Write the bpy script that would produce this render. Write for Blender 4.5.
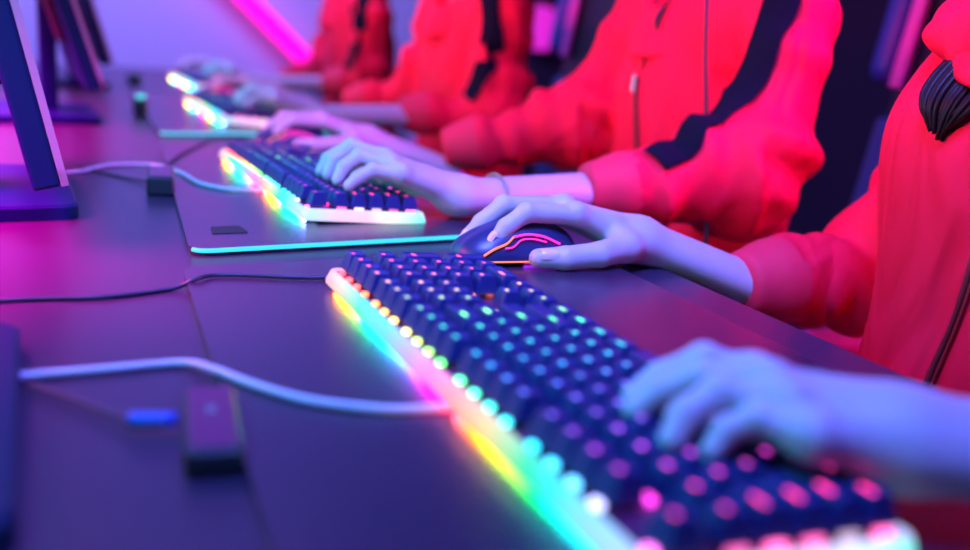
import bpy, bmesh, math, random
import numpy as np
from mathutils import Vector, Matrix
for o in list(bpy.data.objects): bpy.data.objects.remove(o)
S = bpy.context.scene
COL = S.collection
random.seed(4)
U = .01905

# ------------------------------------------------------------------ camera
# desk frame: +Y runs along the row of desks, +X from the monitors to the players, z = 0 is the desk top
YAW, PIT, ROLL, FPX, CH = .4593, .2478, -.0794, 933.9, .2025
def rotz2(v):
    c, s = math.cos(YAW), math.sin(YAW)
    return Vector((c*v[0]+s*v[1], -s*v[0]+c*v[1], v[2]))
fw = rotz2((0, math.cos(PIT), -math.sin(PIT)))
r0 = rotz2((1, 0, 0)); u0 = rotz2((0, math.sin(PIT), math.cos(PIT)))
cr, sr = math.cos(ROLL), math.sin(ROLL)
rt = r0*cr - u0*sr; up = r0*sr + u0*cr
cam_d = bpy.data.cameras.new('camera'); cam = bpy.data.objects.new('camera', cam_d); COL.objects.link(cam)
M = Matrix(((rt.x, up.x, -fw.x, 0), (rt.y, up.y, -fw.y, 0), (rt.z, up.z, -fw.z, CH), (0, 0, 0, 1)))
cam.matrix_world = M
cam_d.sensor_width = 36; cam_d.lens = FPX/970*36
cam_d.clip_start = .02
cam_d.dof.use_dof = True; cam_d.dof.focus_distance = .80; cam_d.dof.aperture_fstop = 2.3
S.camera = cam
S.view_settings.view_transform = 'Standard'; S.view_settings.look = 'None'
S.view_settings.gamma = 1; S.view_settings.use_curve_mapping = False
S.view_settings.exposure = 0

# ------------------------------------------------------------------ world and lights
w = bpy.data.worlds.new('world'); S.world = w; w.use_nodes = True
w.node_tree.nodes['Background'].inputs[0].default_value = (.10, .06, .45, 1)
w.node_tree.nodes['Background'].inputs[1].default_value = .35
def area(name, loc, target, sx, sy, col, power, spread=180):
    l = bpy.data.lights.new(name, 'AREA'); l.shape = 'RECTANGLE'; l.size = sx; l.size_y = sy
    l.color = col; l.energy = power; l.spread = math.radians(spread)
    o = bpy.data.objects.new(name, l); COL.objects.link(o); o.location = loc
    o.rotation_euler = (Vector(target)-Vector(loc)).to_track_quat('-Z', 'Y').to_euler()
    return o
area('blue_key_light', (.22, .28, 1.15), (.42, .78, 0), .4, .4, (.12, .155, 1.0), 12.5, 80)
area('blue_row_light', (.0, 2.2, 1.5), (.6, 2.4, 0), .8, 1.8, (.30, .15, 1.0), 26)
area('red_front_light', (-.85, 1.55, .66), (.9, 1.55, .20), 2.4, .25, (1.0, .012, .17), 20, 90)
m_l = area('magenta_desk_light', (-.24, 1.30, .30), (-.24, 1.30, 0), .22, 1.9, (1.0, .0, .58), 95, 130); m_l.rotation_euler = (0, 0, 0)
area('magenta_rear_light', (1.6, .1, 1.0), (.90, .95, .18), .4, .4, (1.0, .0, 1.0), 2.6, 36)
area('magenta_low_light', (2.2, 1.2, .1), (.8, .9, -.12), .5, .3, (1.0, .0, .75), 9, 60)
area('violet_wall_light', (.1, 3.3, 1.6), (.2, 4.6, .2), 1.6, .6, (.28, .22, 1.0), 84)

# ------------------------------------------------------------------ materials
def mat(name, col, rough=.5, metal=0, emit=None, es=1, noise=0, nscale=40, bump=0, bscale=200, spec=None, coat=0, sheen=0, sss=0, fold=0):
    m = bpy.data.materials.new(name); m.use_nodes = True
    nt = m.node_tree; b = nt.nodes['Principled BSDF']
    b.inputs['Base Color'].default_value = (*col, 1); b.inputs['Roughness'].default_value = rough
    b.inputs['Metallic'].default_value = metal
    if spec is not None: b.inputs['Specular IOR Level'].default_value = spec
    if coat: b.inputs['Coat Weight'].default_value = coat; b.inputs['Coat Roughness'].default_value = .15
    if sheen: b.inputs['Sheen Weight'].default_value = sheen
    if sss:
        b.inputs['Subsurface Weight'].default_value = sss; b.inputs['Subsurface Radius'].default_value = (.01, .004, .002)
    if emit: b.inputs['Emission Color'].default_value = (*emit, 1); b.inputs['Emission Strength'].default_value = es
    tc = nt.nodes.new('ShaderNodeTexCoord')
    if noise:
        n = nt.nodes.new('ShaderNodeTexNoise'); n.inputs['Scale'].default_value = nscale
        mx = nt.nodes.new('ShaderNodeMix'); mx.data_type = 'RGBA'
        mx.inputs[6].default_value = (*[c*(1-noise) for c in col], 1); mx.inputs[7].default_value = (*[min(1, c*(1+noise)) for c in col], 1)
        nt.links.new(tc.outputs['Object'], n.inputs['Vector']); nt.links.new(n.outputs['Fac'], mx.inputs[0])
        nt.links.new(mx.outputs[2], b.inputs['Base Color'])
    if bump:
        n = nt.nodes.new('ShaderNodeTexNoise'); n.inputs['Scale'].default_value = bscale
        bp = nt.nodes.new('ShaderNodeBump'); bp.inputs['Strength'].default_value = bump; bp.inputs['Distance'].default_value = .002
        nt.links.new(tc.outputs['Object'], n.inputs['Vector']); nt.links.new(n.outputs['Fac'], bp.inputs['Height'])
        nt.links.new(bp.outputs[0], b.inputs['Normal'])
        if fold:   # soft creases of the cloth
            mp = nt.nodes.new('ShaderNodeMapping'); mp.inputs['Scale'].default_value = (1, 1.3, .45)
            nf = nt.nodes.new('ShaderNodeTexNoise'); nf.inputs['Scale'].default_value = 11; nf.inputs['Detail'].default_value = 1.5; nf.inputs['Distortion'].default_value = 1.2
            b2 = nt.nodes.new('ShaderNodeBump'); b2.inputs['Strength'].default_value = fold; b2.inputs['Distance'].default_value = .03
            nt.links.new(tc.outputs['Object'], mp.inputs[0]); nt.links.new(mp.outputs[0], nf.inputs['Vector']); nt.links.new(nf.outputs['Fac'], b2.inputs['Height'])
            nt.links.new(b2.outputs[0], bp.inputs['Normal'])
    return m
def emis(name, col, s):
    return mat(name, (.02, .02, .02), .5, emit=col, es=s)
def ramp_mat(name, stops, axis, scale, strength, base=(.5, .5, .5), end_stops=None, end_scale=1, rough=.35):
    """light diffuser whose LED colours run along one object axis; the end face may have a run of its own across"""
    m = bpy.data.materials.new(name); m.use_nodes = True; nt = m.node_tree; b = nt.nodes['Principled BSDF']
    tc = nt.nodes.new('ShaderNodeTexCoord'); sp = nt.nodes.new('ShaderNodeSeparateXYZ'); nt.links.new(tc.outputs['Object'], sp.inputs[0])
    def run(ax, sc, st):
        mu = nt.nodes.new('ShaderNodeMath'); mu.operation = 'DIVIDE'; mu.inputs[1].default_value = sc
        nt.links.new(sp.outputs[ax], mu.inputs[0])
        cr_ = nt.nodes.new('ShaderNodeValToRGB'); e = cr_.color_ramp.elements
        e[0].position = st[0][0]; e[0].color = (*st[0][1], 1); e[1].position = st[-1][0]; e[1].color = (*st[-1][1], 1)
        for p, c in st[1:-1]:
            k = e.new(p); k.color = (*c, 1)
        nt.links.new(mu.outputs[0], cr_.inputs[0]); return cr_.outputs[0]
    out = run(axis, scale, stops)
    if end_stops:
        o2 = run(0, end_scale, end_stops)
        lt = nt.nodes.new('ShaderNodeMath'); lt.operation = 'LESS_THAN'; lt.inputs[1].default_value = -.006
        nt.links.new(sp.outputs[1], lt.inputs[0])
        mx = nt.nodes.new('ShaderNodeMix'); mx.data_type = 'RGBA'
        nt.links.new(lt.outputs[0], mx.inputs[0]); nt.links.new(out, mx.inputs[6]); nt.links.new(o2, mx.inputs[7]); out = mx.outputs[2]
    nt.links.new(out, b.inputs['Emission Color']); b.inputs['Emission Strength'].default_value = strength
    b.inputs['Base Color'].default_value = (*base, 1); b.inputs['Roughness'].default_value = rough
    return m
def objcol_mat(name, strength):
    m = bpy.data.materials.new(name); m.use_nodes = True; nt = m.node_tree; b = nt.nodes['Principled BSDF']
    oi = nt.nodes.new('ShaderNodeObjectInfo'); nt.links.new(oi.outputs['Color'], b.inputs['Emission Color'])
    b.inputs['Emission Strength'].default_value = strength; b.inputs['Base Color'].default_value = (.1, .1, .1, 1)
    return m

m_desk = mat('desk_laminate', (.036, .018, .046), .33, noise=.12, nscale=8, bump=.05, bscale=400, spec=.4)
m_mat = mat('desk_mat', (.036, .018, .046), .27, noise=.1, nscale=300, bump=.04, bscale=900, spec=.55)
m_edge = emis('glowing_edge', (.03, .58, .85), 1.5)
m_rubber = mat('black_rubber', (.012, .012, .014), .6)
m_dark = mat('dark_plastic', (.02, .022, .03), .38)
m_navy = mat('navy_plastic', (.003, .016, .07), .45, spec=.15)
m_mouse = mat('mouse_shell', (.014, .022, .085), .38, coat=.1)
m_cap = mat('keycap_plastic', (.014, .024, .13), .38)
m_plate = mat('keyboard_plate', (.14, .02, .08), .4)  # red tint stands in for key glow reflected off the plate
m_bezel = mat('grey_bezel', (.30, .28, .33), .4)
m_grey = mat('grey_metal', (.25, .25, .3), .35, metal=.6)
m_skin = mat('skin', (.53, .48, .50), .48, sss=.08, noise=.06, nscale=60, bump=.12, bscale=700)
m_nail = mat('fingernail', (.85, .58, .55), .22)
m_jacket = mat('red_jersey', (.90, .005, .045), .68, noise=.06, nscale=14, bump=.12, bscale=900, spec=.22, fold=.6)
m_cuff = mat('red_ribbing', (.80, .015, .06), .7, bump=.2, bscale=1200)
m_stripe = mat('navy_stripe', (.003, .005, .014), .85, bump=.1, bscale=900, spec=.12)
m_zip = mat('zipper_tape', (.28, .01, .02), .5)
m_zip2 = mat('zipper_teeth', (.10, .008, .012), .4)
m_zipm = mat('zipper_metal', (.6, .6, .62), .3, metal=.8)
m_black = mat('black_cloth', (.012, .011, .016), .85)
m_hair = mat('dark_hair', (.012, .006, .005), .45, spec=.25)
m_cable_w = mat('white_cable', (.55, .50, .62), .45)
m_cable_b = mat('black_cable', (.02, .022, .05), .45)
m_chair = mat('chair_leatherette', (.012, .012, .02), .45, bump=.1)
m_chairb = mat('chair_blue_panel', (.02, .06, .35), .45)
m_chairp = mat('chair_pink_panel', (.85, .12, .55), .45)
m_chairn = mat('chair_navy_panel', (.03, .07, .22), .6)
m_wall = mat('wall_paint', (.62, .60, .72), .9)
m_wall_d = mat('shaded_wall_paint', (.03, .025, .05), .9)  # dark copy of the wall paint, the unlit right side put into colour
m_floor = mat('floor_carpet', (.05, .045, .07), .9, noise=.3, nscale=30)

# ------------------------------------------------------------------ mesh helpers
def mesh_obj(name, verts, faces, m, parent=None, smooth=False):
    me = bpy.data.meshes.new(name); me.from_pydata([tuple(v) for v in verts], [], [tuple(f) for f in faces]); me.materials.append(m)
    o = bpy.data.objects.new(name, me); COL.objects.link(o)
    if smooth: me.polygons.foreach_set('use_smooth', [True]*len(me.polygons))
    if parent: o.parent = parent
    return o
def bm_obj(name, bm, m, parent=None, smooth=False):
    bmesh.ops.recalc_face_normals(bm, faces=bm.faces)
    me = bpy.data.meshes.new(name); bm.to_mesh(me); bm.free(); me.materials.append(m)
    if smooth: me.polygons.foreach_set('use_smooth', [True]*len(me.polygons))
    o = bpy.data.objects.new(name, me); COL.objects.link(o)
    if parent: o.parent = parent
    return o
def empty(name, loc=(0, 0, 0), rz=0):
    o = bpy.data.objects.new(name, None); COL.objects.link(o); o.location = loc; o.rotation_euler = (0, 0, rz); o.empty_display_size = .05
    return o
def tag(o, label=None, cat=None, group=None, kind=None):
    if label: o['label'] = label
    if cat: o['category'] = cat
    if group: o['group'] = group
    if kind: o['kind'] = kind
    return o
def box_bm(sx, sy, sz, loc=(0, 0, 0), bev=0, seg=2, bm=None, rot=None):
    b = bmesh.new(); bmesh.ops.create_cube(b, size=1)
    bmesh.ops.scale(b, vec=(sx, sy, sz), verts=b.verts)
    if bev: bmesh.ops.bevel(b, geom=list(b.edges), offset=bev, segments=seg, affect='EDGES', profile=.5)
    if rot is not None: bmesh.ops.rotate(b, cent=(0, 0, 0), matrix=rot, verts=b.verts)
    bmesh.ops.translate(b, vec=loc, verts=b.verts)
    if bm is None: return b
    me = bpy.data.meshes.new('tmp'); b.to_mesh(me); b.free(); bm.from_mesh(me); bpy.data.meshes.remove(me)
    return bm
def bezier_pts(P, n=12):
    """Catmull-Rom through the points"""
    P = [Vector(p) for p in P]; P = [P[0]*2-P[1]]+P+[P[-1]*2-P[-2]]; out = []
    for i in range(1, len(P)-2):
        for k in range(n):
            t = k/n; a, b, c, d = P[i-1], P[i], P[i+1], P[i+2]
            out.append(.5*((2*b)+(c-a)*t+(2*a-5*b+4*c-d)*t*t+(3*b-a-3*c+d)*t**3))
    out.append(P[-2]); return out
def tube(name, P, r, m, parent=None, n=12, sides=10, flat=1, taper=None):
    pts = bezier_pts(P, n) if n > 1 else [Vector(p) for p in P]
    V, F = [], []; prev = None
    for i, p in enumerate(pts):
        t = (pts[min(i+1, len(pts)-1)]-pts[max(i-1, 0)]).normalized()
        if prev is None: a = t.cross(Vector((0, 0, 1)));  a = a if a.length > .1 else t.cross(Vector((1, 0, 0)))
        else: a = prev - t*prev.dot(t)
        a.normalize(); prev = a; b = t.cross(a)
        rr = r*(taper[0]+(taper[1]-taper[0])*i/(len(pts)-1)) if taper else r
        for k in range(sides):
            an = 2*math.pi*k/sides; V.append(p+a*math.cos(an)*rr+b*math.sin(an)*rr*flat)
    for i in range(len(pts)-1):
        for k in range(sides):
            k2 = (k+1) % sides; F.append((i*sides+k, i*sides+k2, (i+1)*sides+k2, (i+1)*sides+k))
    F.append(tuple(range(sides))[::-1]); F.append(tuple((len(pts)-1)*sides+k for k in range(sides)))
    return mesh_obj(name, V, F, m, parent, True)
def prism(name, poly, z0, z1, m, parent=None, bev=0):
    bm = bmesh.new(); vs = [bm.verts.new((x, y, z0)) for x, y in poly]; f = bm.faces.new(vs)
    r = bmesh.ops.extrude_face_region(bm, geom=[f]); bmesh.ops.translate(bm, vec=(0, 0, z1-z0), verts=[v for v in r['geom'] if isinstance(v, bmesh.types.BMVert)])
    return bm_obj(name, bm, m, parent)
def rounded(poly, r, n=6):
    out = []; N = len(poly)
    for i in range(N):
        p = Vector(poly[i]); a = (Vector(poly[i-1])-p).normalized(); b = (Vector(poly[(i+1) % N])-p).normalized()
        p0, p1 = p+a*r, p+b*r
        for k in range(n+1):
            t = k/n; out.append(tuple(p0*(1-t)**2+p*2*t*(1-t)+p1*t*t))
    return out
def loft(name, rings, m, parent=None, cap0=True, cap1=True, smooth=False):
    V, F = [], []; n = len(rings[0])
    for r in rings: V += [tuple(v) for v in r]
    for i in range(len(rings)-1):
        for k in range(n):
            k2 = (k+1) % n; F.append((i*n+k, i*n+k2, (i+1)*n+k2, (i+1)*n+k))
    if cap0: F.append(tuple(range(n))[::-1])
    if cap1: F.append(tuple((len(rings)-1)*n+k for k in range(n)))
    return mesh_obj(name, V, F, m, parent, smooth)

# ------------------------------------------------------------------ signed distance modelling for bodies and cloth
class Field:
    def __init__(s, lo, hi, h):
        s.lo = np.array(lo, np.float32); s.h = h
        n = np.ceil((np.array(hi)-np.array(lo))/h).astype(int)+1; s.n = n
        ax = [s.lo[i]+h*np.arange(n[i], dtype=np.float32) for i in range(3)]
        s.X, s.Y, s.Z = np.meshgrid(*ax, indexing='ij')
        s.D = np.full(s.X.shape, 1.0, np.float32)
    def cap(s, a, b, ra, rb, flat=None, fax=None):
        a = np.array(a, np.float32); b = np.array(b, np.float32); ab = b-a; L = float(ab@ab)+1e-9
        vx, vy, vz = s.X-a[0], s.Y-a[1], s.Z-a[2]
        t = np.clip((vx*ab[0]+vy*ab[1]+vz*ab[2])/L, 0, 1)
        vx = vx-t*ab[0]; vy = vy-t*ab[1]; vz = vz-t*ab[2]
        if flat:
            n = np.array(fax, np.float32); n /= np.linalg.norm(n)
            d = (vx*n[0]+vy*n[1]+vz*n[2])*(1/flat-1)
            vx = vx+d*n[0]; vy = vy+d*n[1]; vz = vz+d*n[2]
        return np.sqrt(vx*vx+vy*vy+vz*vz)-(ra+(rb-ra)*t)
    def ell(s, c, r):
        q = np.sqrt(((s.X-c[0])/r[0])**2+((s.Y-c[1])/r[1])**2+((s.Z-c[2])/r[2])**2)
        return (q-1)*min(r)
    def smin(s, a, b, k):
        h = np.clip(.5+.5*(b-a)/k, 0, 1); return b*(1-h)+a*h-k*h*(1-h)
    def add(s, d, k=.004): s.D = s.smin(s.D, d, k)
    def sub(s, d, k=.004): s.D = -s.smin(-s.D, d, k)
    def mesh(s):
        D = s.D; D[0] = D[-1] = 1; D[:, 0] = D[:, -1] = 1; D[:, :, 0] = D[:, :, -1] = 1
        ins = D < 0; n = np.array(D.shape)-1
        acc = np.zeros((*n, 3), np.float32); cnt = np.zeros(tuple(n), np.float32)
        cor = [(i, j, k) for i in (0, 1) for j in (0, 1) for k in (0, 1)]
        def sl(c): return tuple(slice(c[i], n[i]+c[i]) for i in range(3))
        for a in cor:
            for ax in range(3):
                if a[ax]: continue
                b = list(a); b[ax] = 1; b = tuple(b)
                da, db = D[sl(a)], D[sl(b)]; cr_ = ins[sl(a)] != ins[sl(b)]
                t = np.where(cr_, da/np.where(da == db, 1, da-db), 0)
                for i in range(3): acc[..., i] += np.where(cr_, a[i]+(t if i == ax else 0), 0)
                cnt += cr_
        act = cnt > 0; idx = -np.ones(tuple(n), int); idx[act] = np.arange(act.sum())
        cell = np.argwhere(act); V = (cell+acc[act]/cnt[act][:, None])*s.h+s.lo
        F = []
        for ax in range(3):
            a1, a2 = (ax+1) % 3, (ax+2) % 3
            s0 = [slice(1, -1)]*3; s0[ax] = slice(0, -1); s1 = [slice(1, -1)]*3; s1[ax] = slice(1, None)
            A, B = ins[tuple(s0)], ins[tuple(s1)]
            for flip, msk in ((False, A & ~B), (True, ~A & B)):
                g = np.argwhere(msk)
                if not len(g): continue
                off = np.ones(3, int); off[ax] = 0; g = g+off
                def ix(d1, d2):
                    q = g.copy(); q[:, a1] += d1; q[:, a2] += d2; return idx[q[:, 0], q[:, 1], q[:, 2]]
                q = np.stack([ix(-1, -1), ix(0, -1), ix(0, 0), ix(-1, 0)], 1)
                F.append(q[:, ::-1] if flip else q)
        return V, np.concatenate(F)
def vnoise(P, seed):
    """smooth value noise on points (N,3), -1..1"""
    rs = np.random.RandomState(seed); T = rs.rand(32, 32, 32).astype(np.float32)*2-1
    i = np.floor(P).astype(int); f = P-i; f = f*f*(3-2*f); out = 0
    for a in (0, 1):
        for b in (0, 1):
            for c in (0, 1):
                wgt = (f[..., 0] if a else 1-f[..., 0])*(f[..., 1] if b else 1-f[..., 1])*(f[..., 2] if c else 1-f[..., 2])
                out = out+wgt*T[(i[..., 0]+a) % 32, (i[..., 1]+b) % 32, (i[..., 2]+c) % 32]
    return out
def relax(V, F, it):
    """laplacian smoothing of a quad mesh"""
    e = np.concatenate([F[:, [0, 1]], F[:, [1, 2]], F[:, [2, 3]], F[:, [3, 0]]]); e = np.concatenate([e, e[:, ::-1]])
    for _ in range(it):
        s_ = np.zeros_like(V); c = np.zeros(len(V)); np.add.at(s_, e[:, 0], V[e[:, 1]]); np.add.at(c, e[:, 0], 1)
        V = V*.4+.6*s_/np.maximum(c, 1)[:, None]
    return V
def quick_obj(name, V, F, m, parent=None):
    me = bpy.data.meshes.new(name); me.vertices.add(len(V)); me.vertices.foreach_set('co', np.asarray(V, np.float32).ravel())
    F = np.asarray(F, np.int32); me.loops.add(F.size); me.loops.foreach_set('vertex_index', F.ravel())
    me.polygons.add(len(F)); me.polygons.foreach_set('loop_start', np.arange(len(F), dtype=np.int32)*4)
    me.polygons.foreach_set('use_smooth', np.ones(len(F), bool)); me.update(calc_edges=True); me.validate(); me.materials.append(m)
    o = bpy.data.objects.new(name, me); COL.objects.link(o)
    if parent: o.parent = parent
    return o
from mathutils.bvhtree import BVHTree
def ribbon(name, path, widths, bvh, off, m, parent, n=8, cols=6):
    pts = bezier_pts(path, n); V, F = [], []; N = len(pts)
    for i, p in enumerate(pts):
        q, nn, _, _ = bvh.find_nearest(p); t = (pts[min(i+1, N-1)]-pts[max(i-1, 0)]).normalized(); sd = nn.cross(t).normalized()
        u_ = i/(N-1)*(len(widths)-1); k = min(int(u_), len(widths)-2); wd = widths[k]+(widths[k+1]-widths[k])*(u_-k)
        for c in range(cols+1):
            a, n2, _, _ = bvh.find_nearest(q+sd*wd*(c/cols-.5)); V.append(a+n2*off)
    for i in range(N-1):
        for c in range(cols): F.append((i*(cols+1)+c, i*(cols+1)+c+1, (i+1)*(cols+1)+c+1, (i+1)*(cols+1)+c))
    o = mesh_obj(name, V, F, m, parent, True); md = o.modifiers.new('cloth', 'SOLIDIFY'); md.thickness = .0012; md.offset = -1
    return o
def submesh(V, F, mask):
    f = F[mask]; u_, inv = np.unique(f, return_inverse=True); return V[u_], inv.reshape(f.shape)

# ------------------------------------------------------------------ the room
def struct(o): o['kind'] = 'structure'; return o
struct(bm_obj('floor', box_bm(6.6, 8, .06, (.6, 1.8, -.76)), m_floor))
struct(bm_obj('wall_back', box_bm(4.5, .08, 3.0, (.15, 4.9, .75)), m_wall))
struct(bm_obj('wall_right', box_bm(.08, 8, 3.0, (3.9, 1.8, .75)), m_wall_d))
struct(bm_obj('wall_left', box_bm(.08, 8, 3.0, (-2.1, 1.8, .75)), m_wall))
struct(bm_obj('wall_back_dark', box_bm(1.5, .08, 3.0, (3.16, 4.9, .75)), m_wall_d)); bpy.data.objects['wall_back_dark'].name = 'wall_far'

# ------------------------------------------------------------------ desk, legs, mats
desk = empty('gaming_desk', (0, 0, -.73)); tag(desk, 'long shared dark gaming desk holding the keyboards, mats and monitors', 'desk')
dt = prism('desk_top', rounded([(-.95, -.5), (.505, -.5), (.545, .76), (.62, 3.7), (-.95, 3.7)], .01), .73-.03, .73, m_desk, desk)
for y in (-.3, 1.55, 3.45):
    bm = box_bm(.06, .06, .67, (.40, y, .365), .004); box_bm(.06, .06, .67, (-.8, y, .365), .004, bm=bm); box_bm(1.2, .05, .04, (-.2, y, .68), .004, bm=bm); box_bm(1.3, .07, .03, (-.2, y, .015), .004, bm=bm)
    bm_obj('leg_frame', bm, m_rubber, desk)
def desk_mat(poly, label, lit):
    c = np.mean(poly, 0); root = empty('desk_mat', (c[0], c[1], 0)); tag(root, label, 'desk mat', 'desk mats under the keyboards')
    P = rounded([(x-c[0], y-c[1]) for x, y in poly], .022, 8)
    prism('mat_pad', P, .0002, .0066, m_mat, root)
    # thin raised lip round the edge
    if lit:
        near = [Vector((x, y, .0049)) for x, y in P[3:15]]
        o = tube('glowing_edge', near, .0021, m_edge, root, 1, 8); o['label'] = 'cyan glowing front edge'
    return root
desk_mat([(.052, -.1), (.455, -.1), (.487, .775), (.103, .757)], 'black desk mat under the nearest rainbow keyboard, bottom centre', False)
d2 = desk_mat([(.117, .812), (.44, .853), (.50, 1.60), (.175, 1.52)], 'black desk mat with cyan glowing front edge under the middle keyboard', True)
mesh_sq = prism('printed_mark', rounded([(-.017, -.014), (.017, -.011), (.014, .02), (-.014, .016)], .003), .0067, .0073, m_rubber, d2)
mesh_sq.location = (.163-d2.location.x, .886-d2.location.y, 0); mesh_sq['label'] = 'small dark square mark near the mat corner'
desk_mat([(.19, 1.66), (.56, 1.74), (.57, 2.50), (.21, 2.42)], 'black desk mat with cyan glowing front edge beneath the far keyboard', True)

# ------------------------------------------------------------------ keyboards
ROWS = []   # (name, across centre, along centre, width along, length across)
def keyrow(a, spec, start=0.):
    b = start
    for wd in spec:
        if wd < 0: b -= wd; continue
        ROWS.append([a, b+wd/2, wd, 1.0]); b += wd
keyrow(.5, [1, -1, 1, 1, 1, 1, -.5, 1, 1, 1, 1, -.5, 1, 1, 1, 1, -.25, 1, 1, 1, -.25, 1, 1, 1, 1])
keyrow(1.75, [1]*13+[2, -.25, 1, 1, 1, -.25, 1, 1, 1, 1])
keyrow(2.75, [1.5]+[1]*12+[1.5, -.25, 1, 1, 1, -.25, 1, 1, 1])
keyrow(3.75, [1.75]+[1]*11+[2.25, -3.5, 1, 1, 1])
keyrow(4.75, [2.25]+[1]*10+[2.75, -1.25, 1, -1.25, 1, 1, 1])
keyrow(5.75, [1.25, 1.25, 1.25, 6.25, 1.25, 1.25, 1.25, 1.25, -.25, 1, 1, 1, -.25, 2, 1])
ROWS.append([3.25, 22., 1.0, 2.0]); ROWS.append([5.25, 22., 1.0, 2.0])
RB = [(0, (1, .02, .15)), (1.5, (1, .02, .25)), (3, (.75, .05, .85)), (5, (.30, .10, 1)), (7.5, (.08, .20, 1)), (9.5, (.01, .55, .95)), (11.5, (.01, .80, .55)), (13.5, (.05, .95, .20)), (15.5, (.45, .95, .08)), (17, (1, .65, .12)), (18.5, (1, .30, .08)), (20, (1, .10, .06)), (22.5, (1, .03, .08))]
RL = [(0, (1, .08, .7)), (1.5, (.7, .3, 1)), (2.6, (.45, .50, 1)), (3.6, (.08, .55, 1)), (5.5, (.02, .62, .95)), (7.5, (.04, .75, .80)), (9.5, (.08, .9, .42)), (11.5, (.12, .9, .15)), (13.2, (.45, .9, .12)), (14.8, (1, .75, .22)), (16.2, (1, .5, .10)), (18, (1, .22, .05)), (20, (1, .08, .05)), (22.5, (1, .04, .06))]
def rb(b, RB=RB):
    for (p, c), (p2, c2) in zip(RB, RB[1:]):
        if b <= p2:
            t = max(0, (b-p)/(p2-p)); return tuple(c[i]*(1-t)+c2[i]*t for i in range(3))
    return RB[-1][1]
m_led = objcol_mat('key_led', 4.6)
m_legend = objcol_mat('key_legend', 4.0)
P_ = lambda b, c: ((b+1.)/24.5, c)
BAR = [P_(-1, (.75, .70, 1)), P_(.2, (.45, .60, 1)), P_(2.2, (.25, .65, .95)), P_(3.6, (.03, .75, .75)), P_(5, (.03, .75, .25)), P_(7.2, (.85, .65, .15)), P_(9.5, (1, .30, .25)), P_(11.3, (1, .20, .60)), P_(13, (.55, .35, 1)), P_(15.3, (.10, .65, .85)), P_(18.3, (.03, .80, .35)), P_(21, (.75, .6, .30)), P_(22.8, (.9, .35, .40))]
GLOW = [P_(-1, (.2, .1, 1)), P_(1.5, (.0, .35, 1)), P_(3, (0, .6, .6)), P_(5, (0, .8, .08)), P_(7, (.5, .6, 0)), P_(8.5, (1, .18, 0)), P_(10.5, (1, 0, .25)), P_(12, (.8, 0, .8)), P_(13.5, (.12, .10, 1)), P_(16, (0, .45, .8)), P_(18.5, (0, .8, .15)), P_(20.5, (.6, .6, 0)), P_(22.2, (1, .15, .02))]
END = [(.0, (.45, .75, 1)), (.2, (.8, .55, 1)), (.45, (1, .55, .85)), (.62, (.95, .95, .95)), (.8, (.55, .95, .75)), (.97, (0, .9, .75))]
def shift(st, s): return [(p, c) for p, c in st]
def ramp_y(st):  # positions are along (b+1)/24.5 ; object y = b*U, so the divisor below needs the offset
    return st
m_bar = ramp_mat('light_bar_diffuser', BAR, 1, 24.5*U, 1.2, (.12, .12, .14), END, 6.9*U)
m_glow = ramp_mat('underglow_strip', GLOW, 1, 24.5*U, 46)
for m_ in (m_bar, m_glow):   # add the offset of one key width before the division
    nt = m_.node_tree; dv = [n for n in nt.nodes if n.type == 'MATH' and n.operation == 'DIVIDE'][0]
    src = dv.inputs[0].links[0].from_socket; ad = nt.nodes.new('ShaderNodeMath'); ad.operation = 'ADD'; ad.inputs[1].default_value = U
    nt.links.new(src, ad.inputs[0]); nt.links.new(ad.outputs[0], dv.inputs[0])

capmesh = {}
def cap_mesh(wd, ln):
    k = (wd, ln)
    if k in capmesh: return capmesh[k]
    w2, l2 = (wd*U-.0011)/2, (ln*U-.0011)/2; V, F = [], []
    def ring(a, b, z, r):
        return [(x, y, z) for x, y in rounded([(-a, -b), (a, -b), (a, b), (-a, b)], r, 2)]
    rings = [ring(l2, w2, .0105, .0012), ring(l2-.0002, w2-.0002, .0125, .0014), ring(l2-.0028, w2-.0026, .0232, .0024), ring(l2-.0036, w2-.0034, .0240, .0026), ring(l2-.0056, w2-.0054, .0235, .0022)]
    o = loft('keycap', rings, m_cap, None); me = o.data; bpy.data.objects.remove(o)
    capmesh[k] = me; return me
def disc_mesh(name, sx, sy, h, m, r):
    b = rounded([(-sx, -sy), (sx, -sy), (sx, sy), (-sx, sy)], r, 3)
    o = loft(name, [[(x, y, 0) for x, y in b], [(x, y, h) for x, y in b]], m); me = o.data; bpy.data.objects.remove(o); return me
led_me = disc_mesh('key_led', .0020, .0030, .0022, m_led, .0015)
leg_s = disc_mesh('key_legend', .0015, .0017, .0003, m_legend, .0012)
leg_w = disc_mesh('key_legend', .0015, .0042, .0003, m_legend, .0012)
rb_n = random.Random(9)
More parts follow.
